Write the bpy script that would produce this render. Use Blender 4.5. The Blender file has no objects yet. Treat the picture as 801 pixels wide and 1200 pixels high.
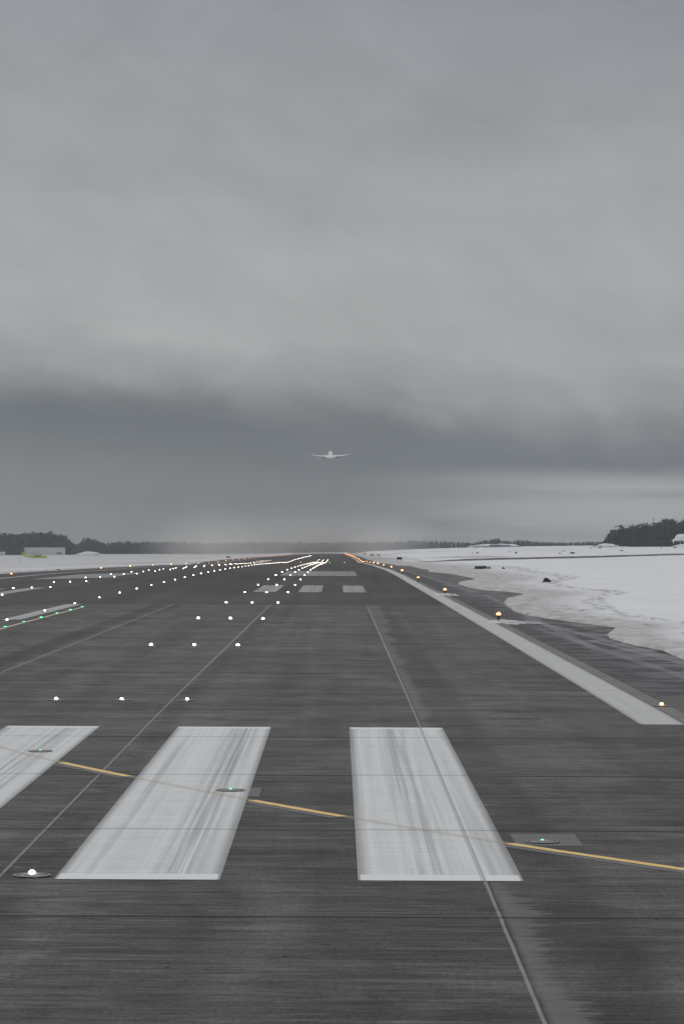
import bpy, bmesh, math, random
from mathutils import Vector, Matrix, noise

S = bpy.context.scene
COL = S.collection
R = math.radians

# ------------------------------------------------------------------ camera, sky, sun, exposure
CAM_H = 3.8                                   # eye height above the runway
cam_d = bpy.data.cameras.new('camera')
cam = bpy.data.objects.new('camera', cam_d)
COL.objects.link(cam)
cam_d.sensor_fit = 'HORIZONTAL'
cam_d.sensor_width = 36.0
cam_d.lens = 150.56
cam_d.clip_start = 0.5
cam_d.clip_end = 60000
cam.location = (0, 0, CAM_H)
cam.rotation_euler = (math.pi / 2 + 0.01224, 0, -0.00149)
S.camera = cam

S.view_settings.view_transform = 'Standard'
S.view_settings.look = 'None'
S.view_settings.gamma = 1.0
S.view_settings.exposure = 0.0
S.view_settings.use_curve_mapping = False

SUN_EL, SUN_AZ = R(38), R(-60)                # a sun far behind the cloud, to the left
world = bpy.data.worlds.new('World')
S.world = world
world.use_nodes = True
S.cycles.volume_bounces = 2


class NB:
    """small node-building helper"""
    def __init__(s, tree):
        s.t = tree
        s.n = tree.nodes
        s.l = tree.links

    def put(s, sock, v):
        if hasattr(v, 'is_output'):
            s.l.new(v, sock)
        elif v is not None:
            sock.default_value = v

    def math(s, op, a, b=None, c=None, clamp=False):
        n = s.n.new('ShaderNodeMath'); n.operation = op; n.use_clamp = clamp
        for i, v in enumerate((a, b, c)):
            if v is not None:
                s.put(n.inputs[i], v)
        return n.outputs[0]

    def xyz(s, v):
        n = s.n.new('ShaderNodeSeparateXYZ'); s.put(n.inputs[0], v)
        return n.outputs[0], n.outputs[1], n.outputs[2]

    def vec(s, x, y, z):
        n = s.n.new('ShaderNodeCombineXYZ')
        for i, v in enumerate((x, y, z)):
            s.put(n.inputs[i], v)
        return n.outputs[0]

    def noise(s, v, scale=1.0, detail=3.0, rough=0.55, dist=0.0):
        n = s.n.new('ShaderNodeTexNoise')
        s.put(n.inputs['Vector'], v)
        n.inputs['Scale'].default_value = scale
        n.inputs['Detail'].default_value = detail
        n.inputs['Roughness'].default_value = rough
        n.inputs['Distortion'].default_value = dist
        return n.outputs['Fac']

    def white(s, v):
        n = s.n.new('ShaderNodeTexWhiteNoise'); n.noise_dimensions = '2D'
        s.put(n.inputs['Vector'], v)
        return n.outputs['Value']

    def rng(s, v, a, b, c=0.0, d=1.0, smooth=True):
        n = s.n.new('ShaderNodeMapRange')
        n.interpolation_type = 'SMOOTHSTEP' if smooth else 'LINEAR'
        n.clamp = True
        s.put(n.inputs['Value'], v)
        for k, w in (('From Min', a), ('From Max', b), ('To Min', c), ('To Max', d)):
            s.put(n.inputs[k], w)
        return n.outputs['Result']

    def mix(s, f, a, b):
        n = s.n.new('ShaderNodeMix'); n.data_type = 'RGBA'
        s.put(n.inputs['Factor'], f)
        s.put(n.inputs[6], a); s.put(n.inputs[7], b)
        return n.outputs[2]

    def scale(s, col, f):
        n = s.n.new('ShaderNodeVectorMath'); n.operation = 'SCALE'
        s.put(n.inputs[0], col); s.put(n.inputs['Scale'], f)
        return n.outputs[0]

    def ramp(s, f, stops):
        n = s.n.new('ShaderNodeValToRGB')
        s.put(n.inputs[0], f)
        cr = n.color_ramp
        cr.interpolation = 'EASE' if False else 'LINEAR'
        while len(cr.elements) < len(stops):
            cr.elements.new(0.5)
        for e, (p, c) in zip(cr.elements, stops):
            e.position = p
            e.color = (c[0], c[1], c[2], 1) if hasattr(c, '__len__') else (c, c, c, 1)
        return n.outputs[0]


def g8(v):                                    # sRGB 0..255 to linear
    v /= 255.0
    return v / 12.92 if v <= 0.04045 else ((v + 0.055) / 1.055) ** 2.4


def c8(r, g, b):
    return (g8(r), g8(g), g8(b), 1.0)


def build_world():
    b = NB(world.node_tree)
    b.n.clear()
    out = b.n.new('ShaderNodeOutputWorld')
    tc = b.n.new('ShaderNodeTexCoord')
    x, y, z = b.xyz(tc.outputs['Generated'])
    az = b.math('ARCTAN2', x, y)                                   # 0 down the runway
    el = b.math('ARCSINE', z)
    # the deck of stratus: wide soft billows stretched along the horizon
    v1 = b.vec(b.math('MULTIPLY', az, 9.0), b.math('ADD', b.math('MULTIPLY', el, 17.0), b.math('MULTIPLY', az, 3.0)), 3.1)
    n1 = b.noise(v1, 1.0, 4.0, 0.5, 0.4)
    v2 = b.vec(b.math('MULTIPLY', az, 24.0), b.math('ADD', b.math('MULTIPLY', el, 36.0), b.math('MULTIPLY', az, 8.0)), 7.7)
    n2 = b.noise(v2, 1.0, 5.0, 0.55, 0.6)
    v3 = b.vec(b.math('MULTIPLY', az, 7.0), b.math('MULTIPLY', el, 95.0), 1.7)
    n3 = b.noise(v3, 1.0, 4.0, 0.5, 0.3)
    # warp the elevation so that the bands have ragged, drifting edges;
    # bands sink a little to the right
    w = b.math('ADD', b.math('MULTIPLY', b.math('SUBTRACT', n1, 0.5), 0.024),
               b.math('MULTIPLY', b.math('SUBTRACT', n2, 0.5), 0.013))
    e2 = b.math('ADD', b.math('ADD', el, w), b.math('MULTIPLY', az, 0.085))
    f = b.math('DIVIDE', e2, 0.25, clamp=True)
    P = lambda ypx: (641 - ypx) / 3350 / 0.25
    base = b.ramp(f, [
        (0.0, c8(130, 133, 134)), (P(600), c8(126, 129, 130)), (P(572), c8(118, 121, 123)),
        (P(550), c8(104, 110, 114)), (P(512), c8(97, 103, 109)), (P(488), c8(107, 112, 116)),
        (P(450), c8(155, 157, 158)), (P(400), c8(171, 172, 172)), (P(300), c8(170, 171, 172)),
        (P(200), c8(164, 165, 167)), (P(90), c8(156, 158, 161)), (P(0), c8(149, 151, 156)),
        (0.88, c8(158, 160, 164)), (1.0, c8(168, 170, 173))])
    # bright slot low over the horizon on the right
    slot = b.math('MULTIPLY',
                  b.rng(b.math('ADD', az, b.math('MULTIPLY', b.math('SUBTRACT', n3, 0.5), 0.07)), 0.0, 0.09),
                  b.math('MULTIPLY', b.rng(el, 0.030, 0.020), b.rng(n3, 0.35, 0.6, 0.6, 1.0)))
    base = b.mix(b.math('MULTIPLY', slot, .85), base, c8(170, 171, 170))
    var = b.math('ADD', b.math('MULTIPLY', b.math('SUBTRACT', n1, 0.5), 0.46),
                 b.math('ADD', b.math('MULTIPLY', b.math('SUBTRACT', n2, 0.5), 0.34),
                        b.math('MULTIPLY', b.math('SUBTRACT', n3, 0.5), b.rng(el, .09, .035, .09, .24))))
    base = b.scale(base, b.math('ADD', 1.0, var))
    # overcast: brightest overhead
    up = b.rng(el, 0.20, 1.25, 1.0, 2.0)
    base = b.scale(base, up)
    cloud = b.n.new('ShaderNodeBackground')
    b.put(cloud.inputs['Color'], base)
    cloud.inputs['Strength'].default_value = 1.0
    sky = b.n.new('ShaderNodeTexSky')
    sky.sky_type = 'NISHITA'
    sky.sun_disc = False
    sky.sun_elevation = SUN_EL
    sky.sun_rotation = SUN_AZ
    clear = b.n.new('ShaderNodeBackground')
    b.l.new(sky.outputs[0], clear.inputs['Color'])
    clear.inputs['Strength'].default_value = 0.06
    mx = b.n.new('ShaderNodeMixShader')
    mx.inputs[0].default_value = 0.94
    b.l.new(clear.outputs[0], mx.inputs[1])
    b.l.new(cloud.outputs[0], mx.inputs[2])
    b.l.new(mx.outputs[0], out.inputs['Surface'])


build_world()

sun_d = bpy.data.lights.new('sun', 'SUN')
sun_d.energy = 0.5
sun_d.angle = R(40)
sun_d.color = (1.0, 0.96, 0.9)
sun = bpy.data.objects.new('sun', sun_d)
COL.objects.link(sun)
sd = Vector((math.sin(SUN_AZ) * math.cos(SUN_EL), math.cos(SUN_AZ) * math.cos(SUN_EL), math.sin(SUN_EL)))
sun.rotation_euler = sd.to_track_quat('Z', 'Y').to_euler()
sun.location = (0, -20, 60)

# ------------------------------------------------------------------ terrain functions
def hermite(tab):
    xs = [t[0] for t in tab]; ys = [t[1] for t in tab]; n = len(xs)
    m = []
    for i in range(n):
        if i == 0: m.append((ys[1] - ys[0]) / (xs[1] - xs[0]))
        elif i == n - 1: m.append((ys[-1] - ys[-2]) / (xs[-1] - xs[-2]))
        else:
            a = (ys[i] - ys[i - 1]) / (xs[i] - xs[i - 1]); c = (ys[i + 1] - ys[i]) / (xs[i + 1] - xs[i])
            m.append(0.0 if a * c <= 0 else 2 * a * c / (a + c))

    def f(x):
        if x <= xs[0]: return ys[0] + m[0] * (x - xs[0])
        if x >= xs[-1]: return ys[-1]
        lo, hi = 0, n - 1
        while hi - lo > 1:
            k = (lo + hi) // 2
            if xs[k] <= x: lo = k
            else: hi = k
        h = xs[hi] - xs[lo]; t = (x - xs[lo]) / h
        return ((2 * t ** 3 - 3 * t * t + 1) * ys[lo] + (t ** 3 - 2 * t * t + t) * h * m[lo]
                + (-2 * t ** 3 + 3 * t * t) * ys[hi] + (t ** 3 - t * t) * h * m[hi])
    return f


prof = hermite([(0, 0), (22, .085), (35, .165), (50, .25), (63, .323), (97, .42), (129, .5), (161, .58), (196, .65),
                (251, .76), (300, .86), (340, .87), (377, .83), (444, .66), (498, .55), (554, .36), (616, .13),
                (688, -.12), (763, -.45), (825, -.78), (870, -.74), (939, -.62), (1083, -.66), (1370, -.85),
                (1862, -1.6), (2910, -3.1), (3400, -3.6), (6000, -4.0), (14000, -4.2)])
right_field = hermite([(0, 0), (22, .085), (63, .323), (129, .5), (196, .65), (300, .8), (420, .62), (560, .3), (700, .02),
                       (900, -.05), (1200, .6), (1600, 2.2), (2000, 3.9), (2400, 5.6), (3000, 6.6), (4000, 7.6),
                       (14000, 15)])


def lin(tab, x):
    if x <= tab[0][0]: return tab[0][1]
    for (a, u), (c, v) in zip(tab, tab[1:]):
        if x <= c: return u + (v - u) * (x - a) / (c - a)
    return tab[-1][1]


CROSS = [(-80, -.75), (-37.5, -.5), (-14.5, .1), (7, 0), (16, -.1), (30, -.1)]


LEFT_DROP = [(0, 0), (1200, -.8), (2300, -3.0), (3000, -2.2), (3400, -1.6), (14000, -2)]


def sstep(a, b, x):
    t = min(1, max(0, (x - a) / (b - a))); return t * t * (3 - 2 * t)


def G(x, y):
    z = prof(y) + lin(CROSS, x)
    if x > 12:
        a = x / max(y, 40)
        w = (1 - math.exp(-a / .045)) * sstep(12, 40, x)
        z += w * (right_field(y) - prof(y) + .1)
    elif x < -46:
        z += lin(LEFT_DROP, y) * sstep(-46, -120, x) * min(1, .25 - x / 240)
    return z


ROWS = []
_y = -60.0
while _y < 14000:
    ROWS.append(round(_y, 3))
    _y += 2.0 if _y < 120 else (4.0 if _y < 400 else (8.0 if _y < 1200 else (20 if _y < 3600 else 250)))


def mesh_obj(name, verts, faces, mat, parent=None, smooth=False):
    me = bpy.data.meshes.new(name)
    me.from_pydata(verts, [], faces)
    if mat is not None:
        me.materials.append(mat)
    if smooth:
        me.polygons.foreach_set('use_smooth', [True] * len(me.polygons))
    me.update()
    o = bpy.data.objects.new(name, me)
    COL.objects.link(o)
    if parent is not None:
        o.parent = parent
    return o


def tag(o, label=None, cat=None, group=None, kind=None):
    if label: o['label'] = label
    if cat: o['category'] = cat
    if group: o['group'] = group
    if kind: o['kind'] = kind
    return o


def sheet(name, xa, xb, ya, yb, dz, mat, cols=(), grow=0.0):
    """a flat sheet lying on the ground profile; grow lifts the far rows a little more"""
    xs = sorted({xa, xb} | {c for c in list(cols) + [-37.5, -14.5, 7, 16] if xa < c < xb})
    ys = [ya] + [y for y in ROWS if ya + .05 < y < yb - .05] + [yb]
    V = []; F = []
    for y in ys:
        for x in xs:
            V.append((x, y, G(x, y) + dz + grow * max(0, y - 100)))
    n = len(xs)
    for j in range(len(ys) - 1):
        for i in range(n - 1):
            F.append((j * n + i, j * n + i + 1, (j + 1) * n + i + 1, (j + 1) * n + i))
    return mesh_obj(name, V, F, mat)


def ribbon(name, pts, width, dz, mat, wob=0.0, seed=0):
    """a painted line along a ground curve"""
    V = []; F = []
    rnd = random.Random(seed)
    for i, (x, y) in enumerate(pts):
        a = pts[max(0, i - 1)]; c = pts[min(len(pts) - 1, i + 1)]
        t = Vector((c[0] - a[0], c[1] - a[1])); t.normalize()
        nrm = Vector((-t.y, t.x))
        for s in (-1, 1):
            k = width / 2 + rnd.uniform(-wob, wob)
            px, py = x + nrm.x * s * k, y + nrm.y * s * k
            V.append((px, py, G(px, py) + dz))
        if i: F.append((2 * i - 2, 2 * i - 1, 2 * i + 1, 2 * i))
    return mesh_obj(name, V, F, mat)


# ------------------------------------------------------------------ materials
def new_mat(name):
    m = bpy.data.materials.new(name); m.use_nodes = True
    b = NB(m.node_tree)
    return m, b, m.node_tree.nodes['Principled BSDF']


def plain(name, col, rough=.6, metal=0.0, spec=.3, var=0.0):
    m, b, p = new_mat(name)
    p.inputs['Roughness'].default_value = rough
    p.inputs['Metallic'].default_value = metal
    p.inputs['Specular IOR Level'].default_value = spec
    if var:
        tc = b.n.new('ShaderNodeTexCoord')
        n = b.noise(tc.outputs['Object'], 2.5, 4)
        b.put(p.inputs['Base Color'], b.scale(tuple(col[:3]), b.rng(n, .3, .7, 1 - var, 1 + var)))
    else:
        p.inputs['Base Color'].default_value = (col[0], col[1], col[2], 1)
    return m


def emit(name, col, strength, shell=(.8, .8, .8)):
    m, b, p = new_mat(name)
    p.inputs['Base Color'].default_value = (*shell, 1)
    p.inputs['Roughness'].default_value = .2
    p.inputs['Emission Color'].default_value = (*col, 1)
    oi = b.n.new('ShaderNodeObjectInfo')           # no two lamps burn quite alike
    b.put(p.inputs['Emission Strength'], b.rng(oi.outputs['Random'], 0, 1, strength * .55, strength * 1.35, False))
    m.cycles.emission_sampling = 'NONE'
    return m


JX0, JSTEP = 1.6, 5.3                          # lengthwise slab joints
JY0, YSTEP = 28.2, 8.12                        # crosswise slab joints


def concrete_group():
    t = bpy.data.node_groups.new('concrete_colour', 'ShaderNodeTree')
    t.interface.new_socket('Color', in_out='OUTPUT', socket_type='NodeSocketColor')
    t.interface.new_socket('Height', in_out='OUTPUT', socket_type='NodeSocketFloat')
    b = NB(t)
    out = b.n.new('NodeGroupOutput')
    tc = b.n.new('ShaderNodeTexCoord')
    x, y, z = b.xyz(tc.outputs['Object'])
    M = b.math
    # crosswise brushing at several sizes
    s1 = b.noise(b.vec(M('MULTIPLY', x, 1.5), M('MULTIPLY', y, 15.0), 0.0), 1, 5, .68)
    s2 = b.noise(b.vec(M('MULTIPLY', x, .38), M('MULTIPLY', y, 3.0), 4.0), 1, 6, .68, .4)
    s3 = b.noise(b.vec(M('MULTIPLY', x, .16), M('MULTIPLY', y, .55), 9.0), 1, 5, .62, .3)
    grit = b.noise(b.vec(M('MULTIPLY', x, 20.0), M('MULTIPLY', y, 8.0), 0.0), 1, 5, .8)
    blot = b.noise(b.vec(M('MULTIPLY', x, .62), M('MULTIPLY', y, .26), 2.0), 1, 5, .66, .8)
    # lengthwise rubber and wear
    l1 = b.noise(b.vec(M('MULTIPLY', x, 1.1), M('MULTIPLY', y, .012), 5.0), 1, 3, .6)
    fx = M('FLOOR', M('DIVIDE', M('SUBTRACT', x, JX0), JSTEP))
    fy = M('FLOOR', M('DIVIDE', M('SUBTRACT', y, JY0), YSTEP))
    slab = b.white(b.vec(fx, fy, 0))
    v = M('MULTIPLY', b.rng(s1, .28, .72, .58, 1.42, False), b.rng(s2, .3, .7, .68, 1.34, False))
    v = M('MULTIPLY', v, b.rng(s3, .3, .7, .76, 1.24, False))
    v = M('MULTIPLY', v, b.rng(grit, .3, .7, .66, 1.34, False))
    v = M('MULTIPLY', v, b.rng(blot, .32, .68, .80, 1.22, False))
    v = M('MULTIPLY', v, b.rng(l1, .3, .7, .84, 1.12, False))
    v = M('MULTIPLY', v, b.rng(slab, 0, 1, .93, 1.07, False))
    # dark tyre band beside the second joint, and under the left wheels
    band = M('MULTIPLY', b.rng(M('ABSOLUTE', M('SUBTRACT', x, -9.75)), .1, .75, 1, 0), b.rng(s2, .3, .6, .4, 1))
    v = M('MULTIPLY', v, M('SUBTRACT', 1.0, M('MULTIPLY', band, .38)))
    band2 = M('MULTIPLY', b.rng(M('ABSOLUTE', M('SUBTRACT', x, 2.42)), .15, .6, 1, 0), b.rng(s2, .35, .6, .3, 1))
    v = M('MULTIPLY', v, M('SUBTRACT', 1.0, M('MULTIPLY', M('MULTIPLY', band2, b.rng(y, 30, 44, 1, .45)), .36)))
    # pale salt-dried laitance right of the first joint, with ragged crosswise fingers
    jag = M('MULTIPLY', M('SUBTRACT', b.noise(b.vec(M('MULTIPLY', x, 1.1), M('MULTIPLY', y, 5.0), 8.0), 1, 6, .75), .5), 1.5)
    reach = b.noise(b.vec(0.0, M('MULTIPLY', y, .17), 6.0), 1, 2, .5)
    dist = M('SUBTRACT', x, JX0)
    edge = M('ADD', b.rng(y, 95, 145, .27, .62), M('ADD', b.rng(reach, .3, .7, -.15, .2), M('MULTIPLY', jag, .8)))
    pale = M('MULTIPLY', b.rng(M('SUBTRACT', edge, dist), -.05, .08), b.rng(dist, .02, .10))
    pale = M('MULTIPLY', pale, b.rng(reach, .28, .5, .35, .9))
    # flecks of pale scale between the two lanes
    fl = b.noise(b.vec(M('MULTIPLY', x, 1.2), M('MULTIPLY', y, 3.0), 3.0), 1, 5, .65)
    fleck = M('MULTIPLY', b.rng(fl, .53, .62), b.rng(M('ABSOLUTE', M('SUBTRACT', x, -3.3)), .3, 2.2, .8, 0))
    pale = M('MAXIMUM', pale, M('MULTIPLY', fleck, .9))
    pit = b.rng(b.noise(b.vec(M('MULTIPLY', x, 5.0), M('MULTIPLY', y, 4.0), 31.0), 1, 2, .5), .715, .75, 1, .45)
    v = M('MULTIPLY', v, pit)
    v = M('MULTIPLY', v, b.rng(y, 24, 75, .97, 1.18))     # a little paler further along the concrete
    col = b.scale((.109, .103, .1015), v)
    col = b.mix(M('MULTIPLY', M('MULTIPLY', pale, b.rng(s1, .3, .6, .6, 1)), .85), col, (.215, .206, .202, 1))
    # fine drifting frost streaks, crosswise
    frost = b.rng(b.noise(b.vec(M('MULTIPLY', x, .6), M('MULTIPLY', y, 6.0), 21.0), 1, 5, .65), .53, .70)
    col = b.mix(M('MULTIPLY', frost, .34), col, (.26, .26, .262, 1))
    # crosswise joints: narrow dark gap, a paler arris just beyond
    my = M('SUBTRACT', M('FLOORED_MODULO', M('SUBTRACT', y, JY0 - 4), YSTEP), 4.0)
    jn = b.white(b.vec(M('FLOOR', M('DIVIDE', M('SUBTRACT', y, JY0 - 4), YSTEP)), 3.0, 0))
    gap = M('MULTIPLY', b.rng(M('ABSOLUTE', my), .03, .055, 1, 0), b.rng(jn, 0, 1, .6, 1.0))
    soft = M('MULTIPLY', b.rng(M('ABSOLUTE', M('SUBTRACT', my, -.02)), .05, .30, 1, 0), .22)
    arr = M('MULTIPLY', b.rng(M('ABSOLUTE', M('SUBTRACT', my, .10)), .02, .06, 1, 0), M('MULTIPLY', jn, .45))
    # lengthwise joints: pale sealant with a dark lip
    wav = M('MULTIPLY', M('SUBTRACT', b.noise(b.vec(0.0, M('MULTIPLY', y, .9), 0.0), 1, 2), .5), .02)
    mx = M('ADD', M('SUBTRACT', M('FLOORED_MODULO', M('SUBTRACT', x, JX0 - 2), JSTEP), 2.0), wav)
    wide = b.rng(y, 40, 110, 1.0, 2.2)              # the sealant band gets broader further on
    seal = M('MULTIPLY', b.rng(M('DIVIDE', M('ABSOLUTE', mx), wide), .010, .023, 1, 0), b.rng(s2, .25, .5, .55, 1))
    lip = M('MULTIPLY', b.rng(M('ABSOLUTE', M('SUBTRACT', mx, .032)), .006, .016, 1, 0), b.rng(s2, .35, .55))
    lip2 = b.rng(M('ABSOLUTE', M('SUBTRACT', mx, .30)), .03, .42, 1, 0)
    col = b.scale(col, M('SUBTRACT', 1.0, M('MULTIPLY', lip2, .12)))
    col = b.scale(col, M('SUBTRACT', 1.0, soft))
    col = b.mix(arr, col, (.25, .25, .255, 1))
    col = b.mix(M('MULTIPLY', lip, .35), col, (.03, .03, .03, 1))
    col = b.mix(M('MULTIPLY', seal, .9), col, (.29, .285, .29, 1))
    col = b.mix(gap, col, (.018, .018, .02, 1))
    b.l.new(col, out.inputs['Color'])
    h = M('ADD', M('MULTIPLY', s1, .5), M('MULTIPLY', grit, .5))
    b.l.new(h, out.inputs['Height'])
    return t


CONC = concrete_group()


def use_group(b):
    g = b.n.new('ShaderNodeGroup'); g.node_tree = CONC
    return g.outputs['Color'], g.outputs['Height']


def mat_concrete():
    m, b, p = new_mat('grooved_concrete')
    c, h = use_group(b)
    b.l.new(c, p.inputs['Base Color'])
    p.inputs['Roughness'].default_value = .9
    p.inputs['Specular IOR Level'].default_value = .12
    bp = b.n.new('ShaderNodeBump'); bp.inputs['Strength'].default_value = .25; bp.inputs['Distance'].default_value = .01
    b.l.new(h, bp.inputs['Height']); b.l.new(bp.outputs[0], p.inputs['Normal'])
    return m


def mat_asphalt(name, base, pale_lines=()):
    m, b, p = new_mat(name)
    M = b.math
    tc = b.n.new('ShaderNodeTexCoord')
    x, y, z = b.xyz(tc.outputs['Object'])
    s2 = b.noise(b.vec(M('MULTIPLY', x, .12), M('MULTIPLY', y, .5), 4.0), 1, 5, .6)
    s1 = b.noise(b.vec(M('MULTIPLY', x, .35), M('MULTIPLY', y, 4.0), 1.0), 1, 4, .6)
    l1 = b.noise(b.vec(M('MULTIPLY', x, .5), M('MULTIPLY', y, .006), 5.0), 1, 4, .6)
    big = b.noise(b.vec(M('MULTIPLY', x, .05), M('MULTIPLY', y, .02), 11.0), 1, 3, .5)
    grit = b.noise(tc.outputs['Object'], 30, 2, .7)
    v = M('MULTIPLY', b.rng(s2, .25, .75, .8, 1.2, False), b.rng(l1, .25, .75, .78, 1.22, False))
    v = M('MULTIPLY', v, b.rng(s1, .25, .75, .86, 1.14, False))
    v = M('MULTIPLY', v, b.rng(big, .3, .7, .85, 1.15, False))
    v = M('MULTIPLY', v, b.rng(grit, .2, .8, .85, 1.15, False))
    col = b.scale(base, v)
    if pale_lines:                                   # drifted snow dust lying in crosswise streaks
        fr = b.noise(b.vec(M('MULTIPLY', x, .5), M('MULTIPLY', y, .55), 17.0), 1, 5, .66, .5)
        col = b.mix(M('MULTIPLY', b.rng(fr, .41, .60), b.rng(x, 7.4, 10.5, .3, .85)), col, (.25, .248, .25, 1))
    for (xa, xb, ya, yb, w, k) in pale_lines:      # dried salt trails, running slantwise
        t = b.rng(y, ya, yb, 0, 1, False)
        cx = M('ADD', xa, M('MULTIPLY', t, xb - xa))
        d = M('ABSOLUTE', M('SUBTRACT', M('SUBTRACT', x, cx), M('MULTIPLY', M('SUBTRACT', s2, .5), w * 1.5)))
        k2 = M('MULTIPLY', b.rng(d, w * .3, w, 1, 0), M('MULTIPLY', b.rng(y, ya - .1, ya), b.rng(y, yb + .1, yb)))
        col = b.mix(M('MULTIPLY', k2, M('MULTIPLY', k, b.rng(s1, .3, .65, .25, 1))), col, (.30, .30, .305, 1))
    b.l.new(col, p.inputs['Base Color'])
    p.inputs['Roughness'].default_value = .88
    p.inputs['Specular IOR Level'].default_value = .15
    return m


def mat_paint(name, y0, y1, x0, x1, ends=True, old=.4, rubber=1.0, col=(.66, .665, .66, 1), slope=0.0):
    """worn white paint over the same concrete"""
    m, b, p = new_mat(name)
    M = b.math
    c, h = use_group(b)
    tc = b.n.new('ShaderNodeTexCoord')
    x, y, z = b.xyz(tc.outputs['Object'])
    lg = b.noise(b.vec(M('MULTIPLY', x, 11.0), M('MULTIPLY', y, .05), 2.0), 1, 4, .65)
    lg2 = b.noise(b.vec(M('MULTIPLY', x, 3.4), M('MULTIPLY', y, .025), 7.7), 1, 3, .6)
    pt = b.noise(b.vec(M('MULTIPLY', x, 3.0), M('MULTIPLY', y, 1.2), 5.0), 1, 5, .7)
    cr = b.noise(b.vec(M('MULTIPLY', x, .6), M('MULTIPLY', y, 9.0), 1.0), 1, 3, .6)
    v = M('MULTIPLY', b.rng(lg, .3, .75, 1.07, 1 - .13 * rubber, False), b.rng(lg2, .54, .74, 1.03, 1 - .30 * rubber, False))
    for tx, tw in ((1.02, .34), (-1.78, .36), (-5.2, .4)):      # where most wheels run
        tb = M('MULTIPLY', b.rng(M('ABSOLUTE', M('SUBTRACT', x, tx)), tw * .15, tw, 1, 0), b.rng(lg, .40, .60))
        v = M('MULTIPLY', v, M('SUBTRACT', 1.0, M('MULTIPLY', tb, .27)))
    v = M('MULTIPLY', v, b.rng(pt, .3, .7, .955, 1.04, False))
    v = M('MULTIPLY', v, b.rng(cr, .3, .7, .93, 1.06, False))
    pc = b.scale(col[:3], v)
    # wear: the grooves show through, more towards the long edges
    ed = M('MINIMUM', M('SUBTRACT', x, x0), M('SUBTRACT', x1, x))
    wear = M('ADD', M('MULTIPLY', b.rng(M('ADD', ed, M('MULTIPLY', M('SUBTRACT', lg, .5), .05)), 0.0, .13, min(.7, old * 1.5), 0), b.rng(cr, .3, .6, .75, 1)), b.rng(M('ADD', pt, M('MULTIPLY', lg, .6)), .92, 1.25, 0, .5))
    wear = M('MINIMUM', wear, 1.0)
    fin = b.mix(wear, pc, c)
    if ends:
        e1 = b.rng(y, y0 + .50, y0 + .53, 1, 0)
        e2 = b.rng(y, y1 - .45, y1 - .42)
        e = M('MULTIPLY', M('MAXIMUM', e1, e2), b.rng(M('ADD', ed, M('MULTIPLY', M('SUBTRACT', pt, .5), .04)), .02, .04))
        fin = b.mix(M('MULTIPLY', e, .93), fin, (.76, .765, .76, 1))
    my = M('SUBTRACT', M('FLOORED_MODULO', M('SUBTRACT', y, JY0 - 4), YSTEP), 4.0)
    gap = b.rng(M('ABSOLUTE', my), .018, .036, .85, 0)
    fin = b.mix(gap, fin, (.04, .04, .042, 1))
    mx = M('SUBTRACT', M('FLOORED_MODULO', M('SUBTRACT', x, JX0 - 2), JSTEP), 2.0)
    fin = b.mix(b.rng(M('ABSOLUTE', M('SUBTRACT', mx, -.03)), .006, .014, .35, 0), fin, (.05, .05, .05, 1))
    fin = b.mix(b.rng(M('ABSOLUTE', mx), .008, .02, .75, 0), fin, (.30, .30, .31, 1))
    b.l.new(fin, p.inputs['Base Color'])
    p.inputs['Roughness'].default_value = .8
    p.inputs['Specular IOR Level'].default_value = .15
    return m


def mat_line(name, col, wear_amt=.5):
    m, b, p = new_mat(name)
    M = b.math
    c, h = use_group(b)
    tc = b.n.new('ShaderNodeTexCoord')
    n = b.noise(tc.outputs['Object'], 5, 5, .7)
    x, y, z = b.xyz(tc.outputs['Object'])
    n2 = b.noise(b.vec(M('MULTIPLY', x, .8), M('MULTIPLY', y, 8.0), 1.0), 1, 3, .6)
    f = b.rng(M('ADD', n, M('MULTIPLY', n2, .6)), .6, 1.15, 0, wear_amt)
    b.l.new(b.mix(f, col, c), p.inputs['Base Color'])
    p.inputs['Roughness'].default_value = .75
    p.inputs['Specular IOR Level'].default_value = .15
    return m


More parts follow.
